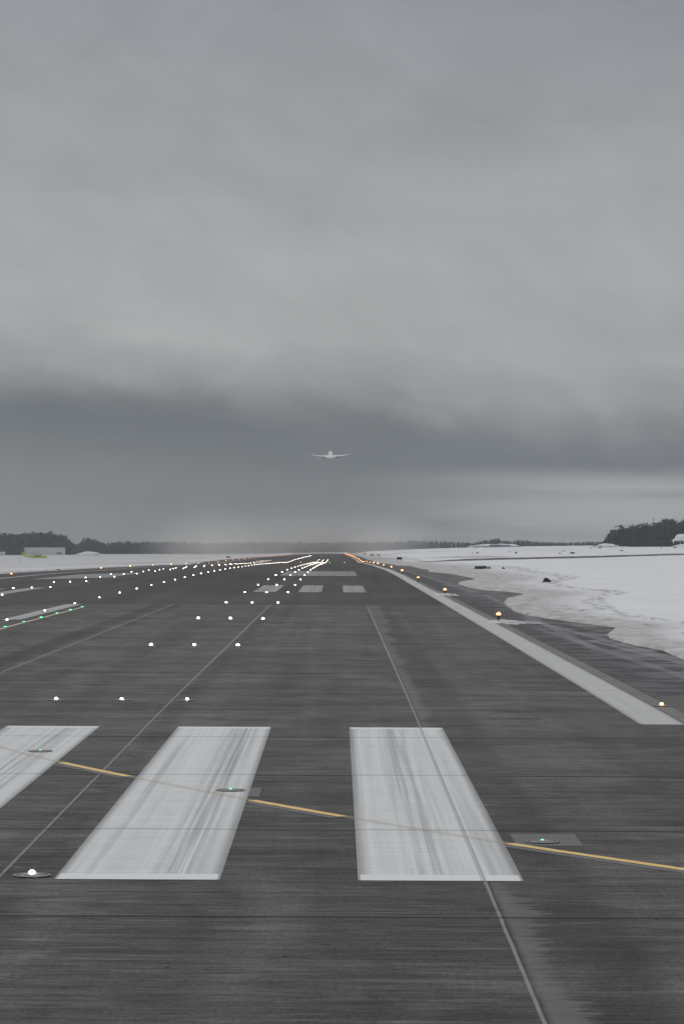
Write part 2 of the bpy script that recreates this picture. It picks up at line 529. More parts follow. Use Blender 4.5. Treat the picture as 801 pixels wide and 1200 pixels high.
def mat_snow():
    m, b, p = new_mat('winter_snow')
    M = b.math
    tc = b.n.new('ShaderNodeTexCoord')
    x, y, z = b.xyz(tc.outputs['Object'])
    at = b.n.new('ShaderNodeAttribute'); at.attribute_name = 'edge_dist'
    d = at.outputs['Fac']
    n1 = b.noise(b.vec(M('MULTIPLY', x, .22), M('MULTIPLY', y, .05), 0.0), 1, 5, .62)
    n2 = b.noise(b.vec(M('MULTIPLY', x, 1.1), M('MULTIPLY', y, .35), 3.0), 1, 5, .68)
    n3 = b.noise(tc.outputs['Object'], 3.0, 4, .7)
    far = b.noise(b.vec(M('MULTIPLY', x, .011), M('MULTIPLY', y, .0055), 8.0), 1, 5, .62)
    col = b.scale((.77, .77, .785), b.rng(n1, .3, .7, .93, 1.04, False))
    # grit-stained snow thrown up along the pavement
    dirt = b.rng(M('SUBTRACT', d, M('MULTIPLY', M('SUBTRACT', n1, .5), 5.0)), 2.0, 6.5, 1, 0)
    col = b.mix(M('MULTIPLY', dirt, b.rng(n2, .30, .64, .4, .95)), col, (.40, .385, .365, 1))
    sp = M('MULTIPLY', b.rng(n2, .58, .68), b.rng(M('SUBTRACT', d, M('MULTIPLY', n1, 5.0)), 1.0, 7.0, .85, .0))
    col = b.mix(M('MULTIPLY', sp, b.rng(n3, .42, .6)), col, (.17, .145, .125, 1))
    # wheel tracks with soil and grass along the strip
    trk = M('ABSOLUTE', M('SUBTRACT', M('SUBTRACT', d, 6.2), M('MULTIPLY', M('SUBTRACT', n1, .5), 1.6)))
    tr = M('MULTIPLY', b.rng(trk, .3, 1.1, 1, 0), b.rng(n2, .42, .56))
    col = b.mix(M('MULTIPLY', M('MULTIPLY', tr, b.rng(n3, .42, .56)), .85), col, (.13, .11, .09, 1))
    # thin snow with grass showing on the left strip
    thin = M('MULTIPLY', b.rng(x, -40, -60), b.rng(n1, .3, .65, .35, .8))
    col = b.mix(thin, col, (.47, .46, .44, 1))
    # far off: wind-bared grass showing in flat patches
    bare = M('MULTIPLY', b.rng(far, .575, .635), b.rng(y, 500, 1100))
    col = b.mix(M('MULTIPLY', bare, .65), col, (.23, .20, .155, 1))
    b.l.new(col, p.inputs['Base Color'])
    p.inputs['Roughness'].default_value = .75
    p.inputs['Specular IOR Level'].default_value = .2
    bp = b.n.new('ShaderNodeBump'); bp.inputs['Strength'].default_value = .35; bp.inputs['Distance'].default_value = .12
    b.l.new(M('ADD', n2, M('MULTIPLY', n3, .4)), bp.inputs['Height']); b.l.new(bp.outputs[0], p.inputs['Normal'])
    return m


M_CONC = mat_concrete()
M_ASPH = mat_asphalt('dark_runway_asphalt', (.090, .084, .081))
M_SHOULDER = mat_asphalt('shoulder_asphalt', (.080, .078, .080), pale_lines=[
    (8.7, 10.6, 150, 82, .45, .0), (11.2, 8.6, 70, 132, .34, .75), (9.7, 8.2, 60, 118, .28, .5), (8.6, 9.8, 95, 190, .3, .6),
    (9.6, 8.0, 200, 420, .5, .5), (10.3, 9.2, 84, 104, .25, .8)])
M_SNOW = mat_snow()
M_EDGE = mat_asphalt('pale_edge_concrete', (.20, .195, .185))
M_PAD = mat_asphalt('weathered_pad_concrete', (.135, .128, .124))
M_PATCH = mat_line('patched_mortar', (.175, .175, .176, 1), .35)
M_YELLOW = mat_line('worn_yellow_paint', (.84, .60, .25, 1), .18)
M_GHOST = mat_line('faded_cream_paint', (.62, .56, .44, 1), .12)
M_TRACE = mat_line('cream_trace', (.66, .60, .45, 1), .1)
M_TRACE.node_tree.nodes['Principled BSDF'].inputs['Alpha'].default_value = .26
M_GREY = mat_line('grey_blackout_paint', (.20, .20, .203, 1), .6)

# ------------------------------------------------------------------ runway, shoulders, snow
CUT = 157.0
END = 3300.0
o = sheet('runway_concrete_surface', -37.5, 7.0, -60, CUT, 0, M_CONC)
tag(o, 'grooved grey concrete start of the runway with slab joints', 'runway', kind='structure'); o.name = 'runway'
o = sheet('runway', -37.5, 7.0, CUT, END, 0, M_ASPH)
tag(o, 'darker asphalt length of the runway beyond the concrete', 'runway', kind='structure')
o = sheet('runway_shoulder', 7.0, 22.0, 66, END, -.012, M_SHOULDER)
tag(o, 'dark asphalt shoulder on the right, snow along its far edge', 'runway shoulder', kind='structure')
o = sheet('runway_shoulder', -54.0, -37.5, -60, END, -.012, M_SHOULDER)
tag(o, 'dark asphalt shoulder along the left side of the runway', 'runway shoulder', kind='structure')
o = sheet('pavement', 7.0, 22.0, -60, 66, -.012, M_PAD)
tag(o, 'brownish concrete paving beside the near end of the white edge line', 'pavement', kind='structure')

right_pts = [(-60, 10.6), (80, 10.6), (87, 10.5), (95, 10.65), (99.5, 10.26), (106, 10.0), (110, 10.25), (115, 11.0),
             (119, 11.7), (122, 11.35), (127, 10.5), (132, 9.8), (138, 9.1), (147, 8.95), (156, 9.2), (167, 9.6),
             (178, 10.5), (186, 11.7), (194, 12.7), (198, 12.6), (204, 12.1), (210, 10.5), (222, 10.1), (238, 10.0), (250, 10.6),
             (262, 12.2), (275, 13.2), (290, 13.0), (315, 12.6), (346, 10.9), (380, 12.2), (420, 11.2), (470, 12.5), (540, 11.0),
             (700, 11.5), (1000, 11), (14000, 11)]


def edge_r(y):
    e = lin(right_pts, y)
    e += .12 * noise.noise((y * .09, 3.3, 0)) + .05 * noise.noise((y * .45, 1.3, 0))
    if y > 400: e += 1.2 * noise.noise((y * .02, 8.1, 0))
    return e


def edge_l(y):
    return -43.6 + 1.6 * noise.noise((y * .02, 5.5, 0)) + .5 * noise.noise((y * .09, 2.5, 0))


def snow_ground():
    V = []; F = []; D = []
    rows = []
    y = -60.0
    while y < 14000:
        rows.append(y)
        y += 4.0 if y < 70 else (1.0 if y < 300 else (2.5 if y < 500 else (8 if y < 1300 else (25 if y < 3600 else 300))))
    offs = [0, .12, .3, .6, 1, 1.5, 2.1, 2.8, 3.6, 4.5, 5.5, 6.7, 8, 9.5, 11.5, 14, 17, 21, 26, 33, 42, 55, 75, 100, 140,
            200, 300, 450, 700, 1100, 1800, 3200, 7000]

    def lump(x, y, d):
        k = 1 - math.exp(-d / .6)
        h = .05 * k + .075 * noise.fractal((x * .5, y * .16, 0), .7, 2.0, 5) * k
        h += .13 * math.exp(-((d - 8.5) / 4.0) ** 2) * (.55 + noise.noise((x * .12, y * .03, 7)))
        if y > 500: h += .10 * noise.noise((x * .02, y * .006, 2)) * sstep(500, 900, y)
        return h

    for side in (1, -1):
        base = len(V); n = len(offs)
        for y in rows:
            e = edge_r(y) if side > 0 else edge_l(y)
            for i, d in enumerate(offs):
                x = e + side * d
                z = G(x, y) + (-.10 if i == 0 else (lump(x, y, d) + (.06 if side > 0 else .03)))
                V.append((x, y, z)); D.append(d * 5.5 / (min(13, max(2.6, 3 + .03 * (y - 110))) if side > 0 else 4.0))
        for j in range(len(rows) - 1):
            for i in range(n - 1):
                a = base + j * n + i
                q = (a, a + 1, a + n + 1, a + n)
                F.append(q if side > 0 else q[::-1])
    # beyond the end of the runway
    base = len(V); xs = [-60, -45, -30, -14.5, 0, 7, 20, 40]
    rr = [END - 1] + [y for y in rows if y > END + 10]
    for y in rr:
        for x in xs:
            V.append((x, y, G(x, y) + .05)); D.append(30)
    n = len(xs)
    for j in range(len(rr) - 1):
        for i in range(n - 1):
            a = base + j * n + i
            F.append((a, a + 1, a + n + 1, a + n))
    o = mesh_obj('snow_field', V, F, M_SNOW, smooth=True)
    at = o.data.attributes.new('edge_dist', 'FLOAT', 'POINT')
    at.data.foreach_set('value', D)
    return tag(o, 'flat snow-covered airfield either side of the runway', 'snow', kind='structure')


snow_ground()

# ------------------------------------------------------------------ painted markings
def marking(name, xa, xb, ya, yb, label, mat=None, dz=.005, cat='runway marking', group=None, grow=0.0):
    o = sheet(name, xa, xb, ya, yb, dz, mat, grow=grow)
    return tag(o, label, cat, group, 'structure')


S0, S1 = 31.1, 55.2
for k, lab in ((0, 'white threshold stripe crossed by a lengthwise joint, right of the other two'),
               (1, 'white threshold stripe in the middle, ending short of the near right stripe'),
               (2, 'white threshold stripe cut by the left edge of the picture')):
    xb = 2.02 - 3.30 * k
    marking('runway_marking', xb - 1.80, xb, S0, S1, lab, mat_paint('threshold_paint_%d' % k, S0, S1, xb - 1.8, xb, True),
            group='threshold stripes')
# edge line with its concrete strip
marking('runway_marking', 5.95, 6.86, 56.4, END, 'continuous white edge line along the right side of the runway',
        mat_paint('edge_paint', 56.4, 4000, 5.95, 6.86, False, .35, .45, (.50, .50, .49, 1)), .006, grow=4e-6)
marking('runway_edge_strip', 6.875, 7.22, 56.4, 900, 'narrow pale concrete strip outside the white edge line', M_EDGE, .009)
marking('runway_marking', -36.9, -36.0, 56.4, END, 'continuous white edge line along the left side of the runway',
        mat_paint('edge_paint_far', 56.4, 4000, -36.9, -36.0, False, .35, .45, (.50, .50, .49, 1)), .006, grow=4e-6)
# touchdown-zone bars in threes, and aiming points
n = 0
for side in (0, 1):
    for k in range(3):
        xa = -5.85 + 3.1 * k
        xa, xb = (xa, xa + 1.65) if not side else (-28.8 - xa - 1.65, -28.8 - xa)
        lab = ['leftmost', 'middle', 'rightmost'][k if not side else 2 - k]
        marking('runway_marking', xa, xb, 196, 226,
                '%s white touchdown bar of the three %s of the centreline' % (lab, 'left' if side else 'right'),
                mat_paint('bar_paint_%d%d' % (side, k), 196, 226, xa, xb, False, .5, 1.25, (.36, .36, .36, 1)), .008,
                group='touchdown bars')
    xa, xb = (-5.85, 2.0) if not side else (-30.8, -22.95)
    marking('runway_marking', xa, xb, 287, 338, 'broad pale aiming block %s of the centreline beyond the touchdown bars' % ('left' if side else 'right'),
            mat_paint('block_paint_%d' % side, 287, 338, xa, xb, False, .4, 1.3, (.30, .30, .30, 1)), .009)
# centreline dashes
for i in range(1):
    y0 = 126 + 50 * i
    marking('runway_marking', -14.85, -13.95, y0, y0 + 30, 'white centreline dash %s' %
            ['beside the row of green lights', 'second along the runway', 'third along the runway', 'fourth along the runway'][i] if i < 4 else
            'one of the far white centreline dashes under the row of lights',
            mat_paint('dash_paint_%d' % i, y0, y0 + 30, -14.85, -13.95, False, .4, .8, (.46, .46, .46, 1)), .008,
            group='centreline dashes')

# taxiway lead-on line: a curve from lower right into the centreline
curve_ctl = [(28.4, 6.95), (30.0, 5.6), (32.2, 3.92), (34.7, 2.14), (37.8, .19), (40.2, -1.2), (43.6, -3.0), (46.5, -4.45), (49.5, -5.75),
             (56, -8.0), (66, -10.4), (80, -12.2), (100, -13.1), (120, -13.35), (150, -13.3)]
cx = hermite(curve_ctl)
inside = lambda x: any(2.02 - 3.3 * k - 1.8 - .1 < x < 2.02 - 3.3 * k + .1 for k in range(3))
runs = []
for p in [(cx(28.4 + .1 * i), 28.4 + .1 * i) for i in range(1217)]:
    k = inside(p[0]) and p[1] < S1
    if not runs or runs[-1][0] != k:
        if runs: runs[-1][1].append(p)
        runs.append((k, [p]))
    else:
        runs[-1][1].append(p)
split = []
for k, run in runs:
    a_ = [p for p in run if p[1] <= 57]; c_ = [p for p in run if p[1] > 56.8]
    split += [(k, q) for q in (a_, c_) if len(q) > 3]
for k, run in split:
    if k:
        o = ribbon('taxi_line', run, .17, .0095, M_TRACE)
        tag(o, 'faded cream trace of the taxi line across a white stripe', 'taxiway line', 'yellow taxi line', 'structure')
    else:
        o = ribbon('taxi_line', run, .16, .008, M_YELLOW if run[0][1] < 56 else M_GHOST, .006, 4)
        tag(o, 'worn yellow taxi line curving across the threshold stripes' if run[0][1] < 56 else 'pale taxi line under the row of green lights',
            'taxiway line', 'yellow taxi line', 'structure')
        if run[0][1] < 56:
            sh = [(x - .10, y - .13) for x, y in run]
            o = ribbon('taxi_line', sh, .15, .0035, M_GREY, .01, 5)
            tag(o, 'grey painted-over band beside the yellow taxi line', 'taxiway line', 'yellow taxi line', 'structure')
# mortar patches round the green lights
for (xa, xb, ya, yb, t) in ((2.16, 2.97, 34.6, 35.95, 'right of the threshold stripes'), (-1.95, -1.12, 40.8, 42.2, 'at the right edge of the middle stripe'),
                            (-5.6, -4.85, 48.2, 49.5, 'on the left stripe')):
    marking('runway_patch', xa, xb, ya, yb, 'lighter grey mortar patch round a green light ' + t, M_PATCH, .003, 'pavement patch')

# thin slush fans round two edge lights
def splotch(name, cx_, cy_, rx, ry, label, seed, mat):
    rnd = random.Random(seed)
    V = [(cx_, cy_, G(cx_, cy_) + .09)]; F = []
    n = 40
    for r_, dz in ((.6, .07), (1.0, -.02)):
        for i in range(n):
            a = 2 * math.pi * i / n
            k = r_ * (1 + .9 * noise.fractal((math.cos(a) * 2.6 + seed, math.sin(a) * 2.6, r_ * .6), .8, 2.0, 4))
            x, y = cx_ + rx * k * math.cos(a), cy_ + ry * k * math.sin(a)
            V.append((x, y, G(x, y) + dz))
    for i in range(n):
        j = (i + 1) % n
        F.append((0, 1 + i, 1 + j)); F.append((1 + i, 1 + n + i, 1 + n + j, 1 + j))
    o = mesh_obj(name, V, F, mat, smooth=True)
    return tag(o, label, 'snow', kind='structure')


M_SLUSH = plain('grey_slush', (.54, .54, .545), .7, var=.4)
splotch('snow_patch', 7.45, 126.0, .85, 2.2, 'thin patch of snow round the foot of an edge light', 1, M_SLUSH)
splotch('snow_patch', 8.3, 124.6, .6, .9, 'small patch of snow trailing toward the shoulder', 4, M_SLUSH)
splotch('snow_patch', 7.1, 189.5, .8, 2.4, 'thin patch of snow round the third edge light', 7, M_SLUSH)

# ------------------------------------------------------------------ runway lights
M_RIM = plain('worn_steel_ring', (.20, .195, .195), .6, .0, .4, var=.3)
M_DARKRIM = plain('dark_cast_ring', (.025, .025, .027), .5, .3, .4)
M_BLACK = plain('black_stem', (.02, .02, .02), .5)
M_WHITE_L = emit('lamp_white', (1.0, .93, .80), 20)
M_WHITE_FAR = emit('lamp_white_far', (1.0, .90, .74), 17)
M_AMBER_L = emit('lamp_amber', (1.0, .30, .035), 1.7)
M_AMBER_HOT = emit('lamp_amber_hot', (1.0, .50, .13), 6)
M_AMBER_FAR = emit('lamp_amber_far', (1.0, .36, .07), 8)
M_RED_L = emit('lamp_red', (1.0, .16, .06), 10)
M_GREEN_L = emit('lamp_green', (.01, 1.0, .25), 2.0)
M_GREEN_FAR = emit('lamp_green_far', (.02, 1.0, .27), 2.6)


def lathe_mesh(name, prof_, seg, mats, close=True):
    """profile [(r, z, material index)] turned round z"""
    V = []; F = []; MI = []
    for (r_, z, _m) in prof_:
        for i in range(seg):
            a = 2 * math.pi * i / seg
            V.append((r_ * math.cos(a), r_ * math.sin(a), z))
    for k in range(len(prof_) - 1):
        for i in range(seg):
            j = (i + 1) % seg
            F.append((k * seg + i, k * seg + j, (k + 1) * seg + j, (k + 1) * seg + i)); MI.append(prof_[k + 1][2])
    if close:
        F.append(tuple((len(prof_) - 1) * seg + i for i in range(seg))); MI.append(prof_[-1][2])
    me = bpy.data.meshes.new(name)
    me.from_pydata(V, [], F)
    for m in mats: me.materials.append(m)
    me.polygons.foreach_set('material_index', MI)
    me.polygons.foreach_set('use_smooth', [len(f) == 4 for f in F])
    me.update()
    return me


RING = lathe_mesh('inset_ring', [(.215, 0, 0), (.212, .005, 0), (.17, .008, 0), (.168, .003, 1), (.150, .003, 1), (.147, .010, 0), (.085, .016, 0)],
                  32, (M_RIM, M_DARKRIM))
RING_FAR = lathe_mesh('inset_ring_small', [(.2, 0, 0), (.19, .008, 0), (.10, .014, 0)], 12, (M_RIM,))


def lens_mesh(name, mat, w, h, seg=12):
    """the light window of an inset lamp: a small rounded block facing along the runway"""
    pr = [(1.0, 0, 0), (1.0, .55, 0), (.8, .85, 0), (.45, 1.0, 0)]
    me = lathe_mesh(name, [(r_ * w / 2, z * h, 0) for r_, z, _ in pr], seg, (mat,))
    return me


LENS = {'w': lens_mesh('lens_w', M_WHITE_L, .066, .042), 'wf': lens_mesh('lens_wf', M_WHITE_FAR, .11, .06),
        'g': lens_mesh('lens_g', M_GREEN_L, .042, .02), 'gf': lens_mesh('lens_gf', M_GREEN_FAR, .16, .05),
        'a': lens_mesh('lens_a', M_AMBER_HOT, .06, .045), 'af': lens_mesh('lens_af', M_AMBER_FAR, .10, .06)}


def copy_obj(src, name, parent=None):
    o = src.copy(); o.name = name; COL.objects.link(o)
    if parent is not None: o.parent = parent
    return o


def inset(name, x, y, kind, label, group, cat='runway light', k=1.0, dz=.012):
    far = y > 240
    root = bpy.data.objects.new(name, RING_FAR if far else RING)
    COL.objects.link(root)
    root.location = (x, y, G(x, y) + dz)
    tag(root, label, cat, group)
    ln = bpy.data.objects.new('lens', LENS[kind])
    COL.objects.link(ln)
    ln.parent = root
    ln.location = (0, 0, .008)
    ln.scale = (k, k, k)
    return root


ORD = ('first second third fourth fifth sixth seventh eighth ninth tenth eleventh twelfth thirteenth fourteenth fifteenth '
       'sixteenth').split()
rnd = random.Random(5)
# touchdown-zone rows, three lights each, both sides of the centreline
for r_ in range(30):
    y = 31.4 + 32.3 * r_
    for side in (0, 1):
        for k in range(3):
            x = (-6.26 + 1.455 * k) if not side else (-22.62 - 1.455 * k)
            if side and y < 210 and not (y > 190 and k == 0): continue
            if r_ == 0 and (side or k < 2): continue
            pos = ['leftmost', 'middle', 'rightmost'][k if not side else 2 - k]
            sd_ = 'right' if not side else 'left'
            if r_ == 0:
                lab = 'white inset light in a steel ring near the corner of the middle stripe'
            elif r_ <= 9:
                lab = '%s white light of the %s three-light row %s of the centreline' % (pos, ORD[r_ - 1], sd_) if not side else \
                      '%s white light of a three-light row left of the centreline, %s visible row' % (pos, ORD[r_ - 5])
            else:
                lab = 'one of the far white touchdown lights %s of the centreline, merging into a streak' % sd_
            inset('touchdown_light', x, y, 'w' if y < 140 else 'wf', lab, 'touchdown lights %s of the centreline' % sd_,
                  k=((1.0, 1.0, 1.0, 1.45, 1.7)[r_ + 1] if r_ < 4 else 1.0 + .1 * rnd.random()))
# centreline lights
i = 0
y = 110.0 + 14.6
while y < 1590:
    lab = 'white centreline light, %s from the near end of its row' % ORD[i] if i < 12 else \
          'one of the far white centreline lights merging into a bright curving streak'
    inset('centreline_light', -14.4, y, 'wf', lab, 'white lights along the centreline', k=1.0 if i > 3 else .85)
    y += 16.1; i += 1
# green lead-on lights
for (x, y, lab) in ((2.50, 35.0, 'green inset light on a grey patch right of the near right threshold stripe'),
                    (-1.56, 41.7, 'green inset light at the right edge of the middle threshold stripe'),
                    (-5.08, 48.9, 'green inset light on the left threshold stripe')):
    inset('taxi_light', x, y, 'g', lab, 'green taxi lights', 'taxiway light')
for i, y in enumerate((114.8, 121.8, 128.8, 135.9, 142.6, 149.0)):
    inset('taxi_light', cx(y), y, 'gf', '%s green light from the near end of the row on the pale taxi line' % ORD[i], 'green taxi lights', 'taxiway light',
          k=.8)
for (px, d, lab, kind) in ((376.5, 1500, 'far green light right of the white centreline streak', 'gf'),
                           (390, 1500, 'far green light in the middle of the runway end', 'gf'),
                           (386, 770, 'green light at the far end of the right touchdown lights', 'gf'),
                           (352, 830, 'far orange light left of the touchdown lights', 'af'),
                           (403.5, 760, 'lone orange light on the right half of the far runway', 'af')):
    inset('taxi_light' if kind == 'gf' else 'guard_light', (px - 395.5) * d / 3350, d, kind, lab, 'lights far down the runway', 'taxiway light', k=1.6)

# elevated edge lights
STEM = lathe_mesh('edge_stem', [(.10, 0, 0), (.10, .03, 0), (.03, .05, 0), (.03, .24, 0), (.085, .26, 0), (.095, .30, 0), (.085, .31, 0)], 14, (M_BLACK,))
GLOBE_PR = [(.08, 0, 0), (.095, .04, 0), (.09, .09, 0), (.06, .13, 0), (.02, .148, 0)]
GLOBE = {'a': lathe_mesh('globe_a', [(r_, z, 1 if k == 2 else 0) for k, (r_, z, _) in enumerate(GLOBE_PR)], 14, (M_AMBER_L, M_AMBER_HOT)), 'af': lathe_mesh('globe_af', GLOBE_PR, 10, (M_AMBER_FAR,)),
         'r': lathe_mesh('globe_r', GLOBE_PR, 10, (M_RED_L,)), 'w': lathe_mesh('bulb_w', [(r_ * .5, z * .5, 0) for r_, z, _ in GLOBE_PR], 10, (M_WHITE_L,))}


def edge_light(x, y, kind, label, group, bulb=False, k=1.0):
    root = bpy.data.objects.new('edge_light', STEM); COL.objects.link(root)
    root.location = (x, y, G(x, y) + .0)
    root.scale = (1, 1, 1)
    tag(root, label, 'runway light', group)
    gl = bpy.data.objects.new('lamp_globe', GLOBE[kind]); COL.objects.link(gl)
    gl.parent = root; gl.location = (0, 0, .31); gl.scale = (k, k, k)
    return root


EL = 62.7
inset('edge_light', 7.05, 62.3, 'a', 'amber inset edge light in the brownish paving at the right', 'edge lights on the right', k=1.4, dz=.02)
for i in range(2, 47):
    y = EL * i
    x = 7.05
    if i <= 11:
        lab = 'amber edge light on a black stem, %s from the near end on the right' % ORD[i - 1]
    elif i < 44:
        lab = 'one of the far amber edge lights on the right, merged into a rising streak'
    else:
        lab = 'one of the reddish lights at the far end of the right edge'
    edge_light(x, y, ('a' if i < 5 else 'af') if i < 44 else 'r', lab, 'edge lights on the right', k=1.0 if i < 12 else 1.15)
for i in range(5, 37):
    y = EL * i + 10
    x = -37.1 if i > 6 else -36.9
    if i == 6: continue
    if i == 5:
        lab = 'brightest orange edge light on the left, at the picture edge'
    elif i <= 14:
        lab = 'orange edge light on the left, %s beyond the brightest one' % ORD[i - 6]
    elif i < 33:
        lab = 'one of the far orange edge lights on the left, close together'
    else:
        lab = 'one of the reddish lights at the far end of the left edge'
    edge_light(x, y, ('a' if i == 5 else 'af') if i < 33 else 'r', lab, 'edge lights on the left', k=1.25 if i == 5 else 1.0)


# ------------------------------------------------------------------ shape helpers
def box_bm(bm, cx_, cy_, cz, sx, sy, sz, rot=0.0, taper=1.0):
    vs = []
    for dz in (-.5, .5):
        k = 1 if dz < 0 else taper
        for dx, dy in ((-.5, -.5), (.5, -.5), (.5, .5), (-.5, .5)):
            x, y = dx * sx * k, dy * sy * k
            if rot:
                x, y = x * math.cos(rot) - y * math.sin(rot), x * math.sin(rot) + y * math.cos(rot)
            vs.append(bm.verts.new((cx_ + x, cy_ + y, cz + dz * sz)))
    for f in ((3, 2, 1, 0), (4, 5, 6, 7), (0, 1, 5, 4), (1, 2, 6, 5), (2, 3, 7, 6), (3, 0, 4, 7)):
        bm.faces.new([vs[i] for i in f])


def bm_obj(name, bm, mat, parent=None, smooth=False, bevel=0.0):
    if bevel:
        bmesh.ops.bevel(bm, geom=list(bm.edges), offset=bevel, segments=2, affect='EDGES')
    me = bpy.data.meshes.new(name); bm.to_mesh(me); bm.free()
    me.materials.append(mat)
    if smooth: me.polygons.foreach_set('use_smooth', [True] * len(me.polygons))
    o = bpy.data.objects.new(name, me); COL.objects.link(o)
    if parent is not None: o.parent = parent
    return o


def boxes(name, lst, mat, parent=None, bevel=0.0):
    bm = bmesh.new()
    for a in lst: box_bm(bm, *a)
    return bm_obj(name, bm, mat, parent, bevel=bevel)


def empty(name, loc, rz=0.0):
    o = bpy.data.objects.new(name, None); COL.objects.link(o)
    o.location = loc; o.rotation_euler = (0, 0, rz)
    o.empty_display_size = .5
    return o


def X_at(px, d): return (px - 395.5) * d / 3350.0
def Z_at(py, d): return CAM_H - (py - 641.0) * d / 3350.0


def loft(sections, cap=True):
    """closed rings of equal count -> verts, faces"""
    V = []; F = []
    n = len(sections[0])
    for s in sections: V += s
    for k in range(len(sections) - 1):
        for i in range(n):
            j = (i + 1) % n
            F.append((k * n + i, k * n + j, (k + 1) * n + j, (k + 1) * n + i))
    if cap:
        F.append(tuple(range(n - 1, -1, -1)))
        F.append(tuple((len(sections) - 1) * n + i for i in range(n)))
    return V, F


def ring(y, r_, zc=0.0, n=20, sx=1.0):
    return [(sx * r_ * math.cos(2 * math.pi * i / n), y, zc + r_ * math.sin(2 * math.pi * i / n)) for i in range(n)]


def foil(p, chord, thick, vert=False):
    """an aerofoil outline at p (leading edge), chord running towards -y"""
    prof_ = [(0, 0), (.08, .45), (.3, .5), (.65, .3), (1, .02), (.65, -.22), (.3, -.4), (.08, -.35)]
    if vert:
        return [(p[0] + t * thick * chord, p[1] - s * chord, p[2]) for s, t in prof_]
    return [(p[0], p[1] - s * chord, p[2] + t * thick * chord) for s, t in prof_]


def surface(name, stations, mat, parent, vert=False):
    V, F = loft([foil(p, c, t, vert) for p, c, t in stations])
    return mesh_obj(name, V, F, mat, parent, smooth=False)


# ------------------------------------------------------------------ the jet climbing out
M_JET = plain('white_aircraft_paint', (.9, .9, .89), .35, spec=.5)
M_FINTIP = plain('orange_red_paint', (.75, .16, .05), .4)
M_NACELLE = plain('dark_exhaust_metal', (.035, .03, .04), .4, .5)
M_TITAN = plain('grey_nacelle', (.10, .10, .115), .4)


def jet():
    d = 3010.0
    root = empty('airliner', (X_at(387, d), d, Z_at(533.4, d)))
    root.scale = (.7, .7, .7)
    root.rotation_euler = (R(12), R(-1.0), 0)
    tag(root, 'white twin-engine airliner climbing away from the runway, seen from behind', 'airplane')
    secs = [ring(y, r_, zc) for y, r_, zc in ((28.5, .15, -.6), (28, .8, -.5), (26.5, 1.6, -.3), (24, 2.4, -.1), (20, 2.9, 0), (10, 2.95, 0), (-8, 2.95, 0),
                                              (-15, 2.6, .35), (-21, 1.8, .9), (-26, .9, 1.4), (-28.3, .3, 1.6))]
    V, F = loft(secs)
    mesh_obj('fuselage', V, F, M_JET, root, smooth=True)
    for s in (-1, 1):
        surface('wing', [((0, 7.5, -1.6), 13.5, .13), ((s * 3, 6.2, -1.45), 11.5, .13), ((s * 10, 1.6, -.75), 7.2, .11), ((s * 20, -4.6, .8), 4.2, .10),
                         ((s * 27, -8.9, 2.6), 2.4, .09), ((s * 29.6, -11.6, 3.5), .9, .08)], M_JET, root)
        surface('tailplane', [((0, -20.5, 1.2), 5.6, .10), ((s * 4, -22.4, 1.5), 4.2, .10), ((s * 9.8, -26.2, 2.3), 1.7, .09)], M_JET, root)
        n_ = empty('engine', (s * 10.3, 5.0, -3.7)); n_.parent = root
        V, F = loft([ring(y, r_) for y, r_ in ((2.6, 1.55), (2.2, 1.85), (0, 1.9), (-2.4, 1.55))])
        mesh_obj('nacelle', V, F, M_TITAN, n_, smooth=True)
        V, F = loft([ring(y, r_) for y, r_ in ((-2.41, 1.52), (-2.6, 1.35), (-4.2, .95), (-5.6, .25))])
        mesh_obj('exhaust_cone', V, F, M_NACELLE, n_, smooth=True)
    fin = surface('fin', [((0, -16.5, 2.2), 9.5, .07), ((0, -19, 4.2), 7.2, .09), ((0, -23.6, 8.6), 4.3, .08)], M_JET, root, True)
    surface('fin_tip', [((0, -23.5, 8.45), 4.35, .12), ((0, -25.6, 10.8), 2.9, .12)], M_FINTIP, root, True)


jet()

# ------------------------------------------------------------------ far buildings, parked plane, snow piles, signs
M_HANGAR = plain('pale_cladding', (.62, .63, .65), .6, var=.06)
M_DARKW = plain('dark_opening', (.06, .07, .08), .4)
M_ROOFSNOW = plain('roof_snow', (.8, .81, .83), .8)
M_LIME = plain('lime_aircraft_paint', (.50, .58, .03), .45, var=.1)
M_LIME2 = plain('dark_olive_paint', (.20, .23, .03), .5)
M_GREYB = plain('grey_weathered_wall', (.20, .21, .23), .7, var=.2)


def hangar(px0, px1, ytop, d, dep, label, door=True):
    xa, xb = X_at(px0, d), X_at(px1, d)
    w = xb - xa; xc = (xa + xb) / 2
    z0 = G(xc, d) - .3; zt = Z_at(ytop, d); h = zt - z0
    root = empty('hangar', (xc, d, z0)); tag(root, label, 'building')
    boxes('wall', [(0, dep / 2, h / 2, w, dep, h)], M_HANGAR, root)
    bm = bmesh.new(); box_bm(bm, 0, dep / 2, h + .25, w + .5, dep + .5, .5)
    bm_obj('roof', bm, M_ROOFSNOW, root)
    if door:
        boxes('window', [(w * .40, -.06, h * .30, w * .13, .1, h * .17)], M_DARKW, root)
        boxes('door', [(-w * .18, -.05, h * .28, w * .22, .08, h * .55)], plain('door_panels', (.56, .57, .6), .6), root)
        boxes('downpipe', [(w * .1, -.08, h * .5, .18, .16, h)], M_GREYB, root)


hangar(27.2, 74.0, 642.2, 3420, 26, 'long white hangar with a dark low window at its right end')
hangar(-16, 4.5, 647.2, 3380, 16, 'low pale shed cut by the left edge of the picture')


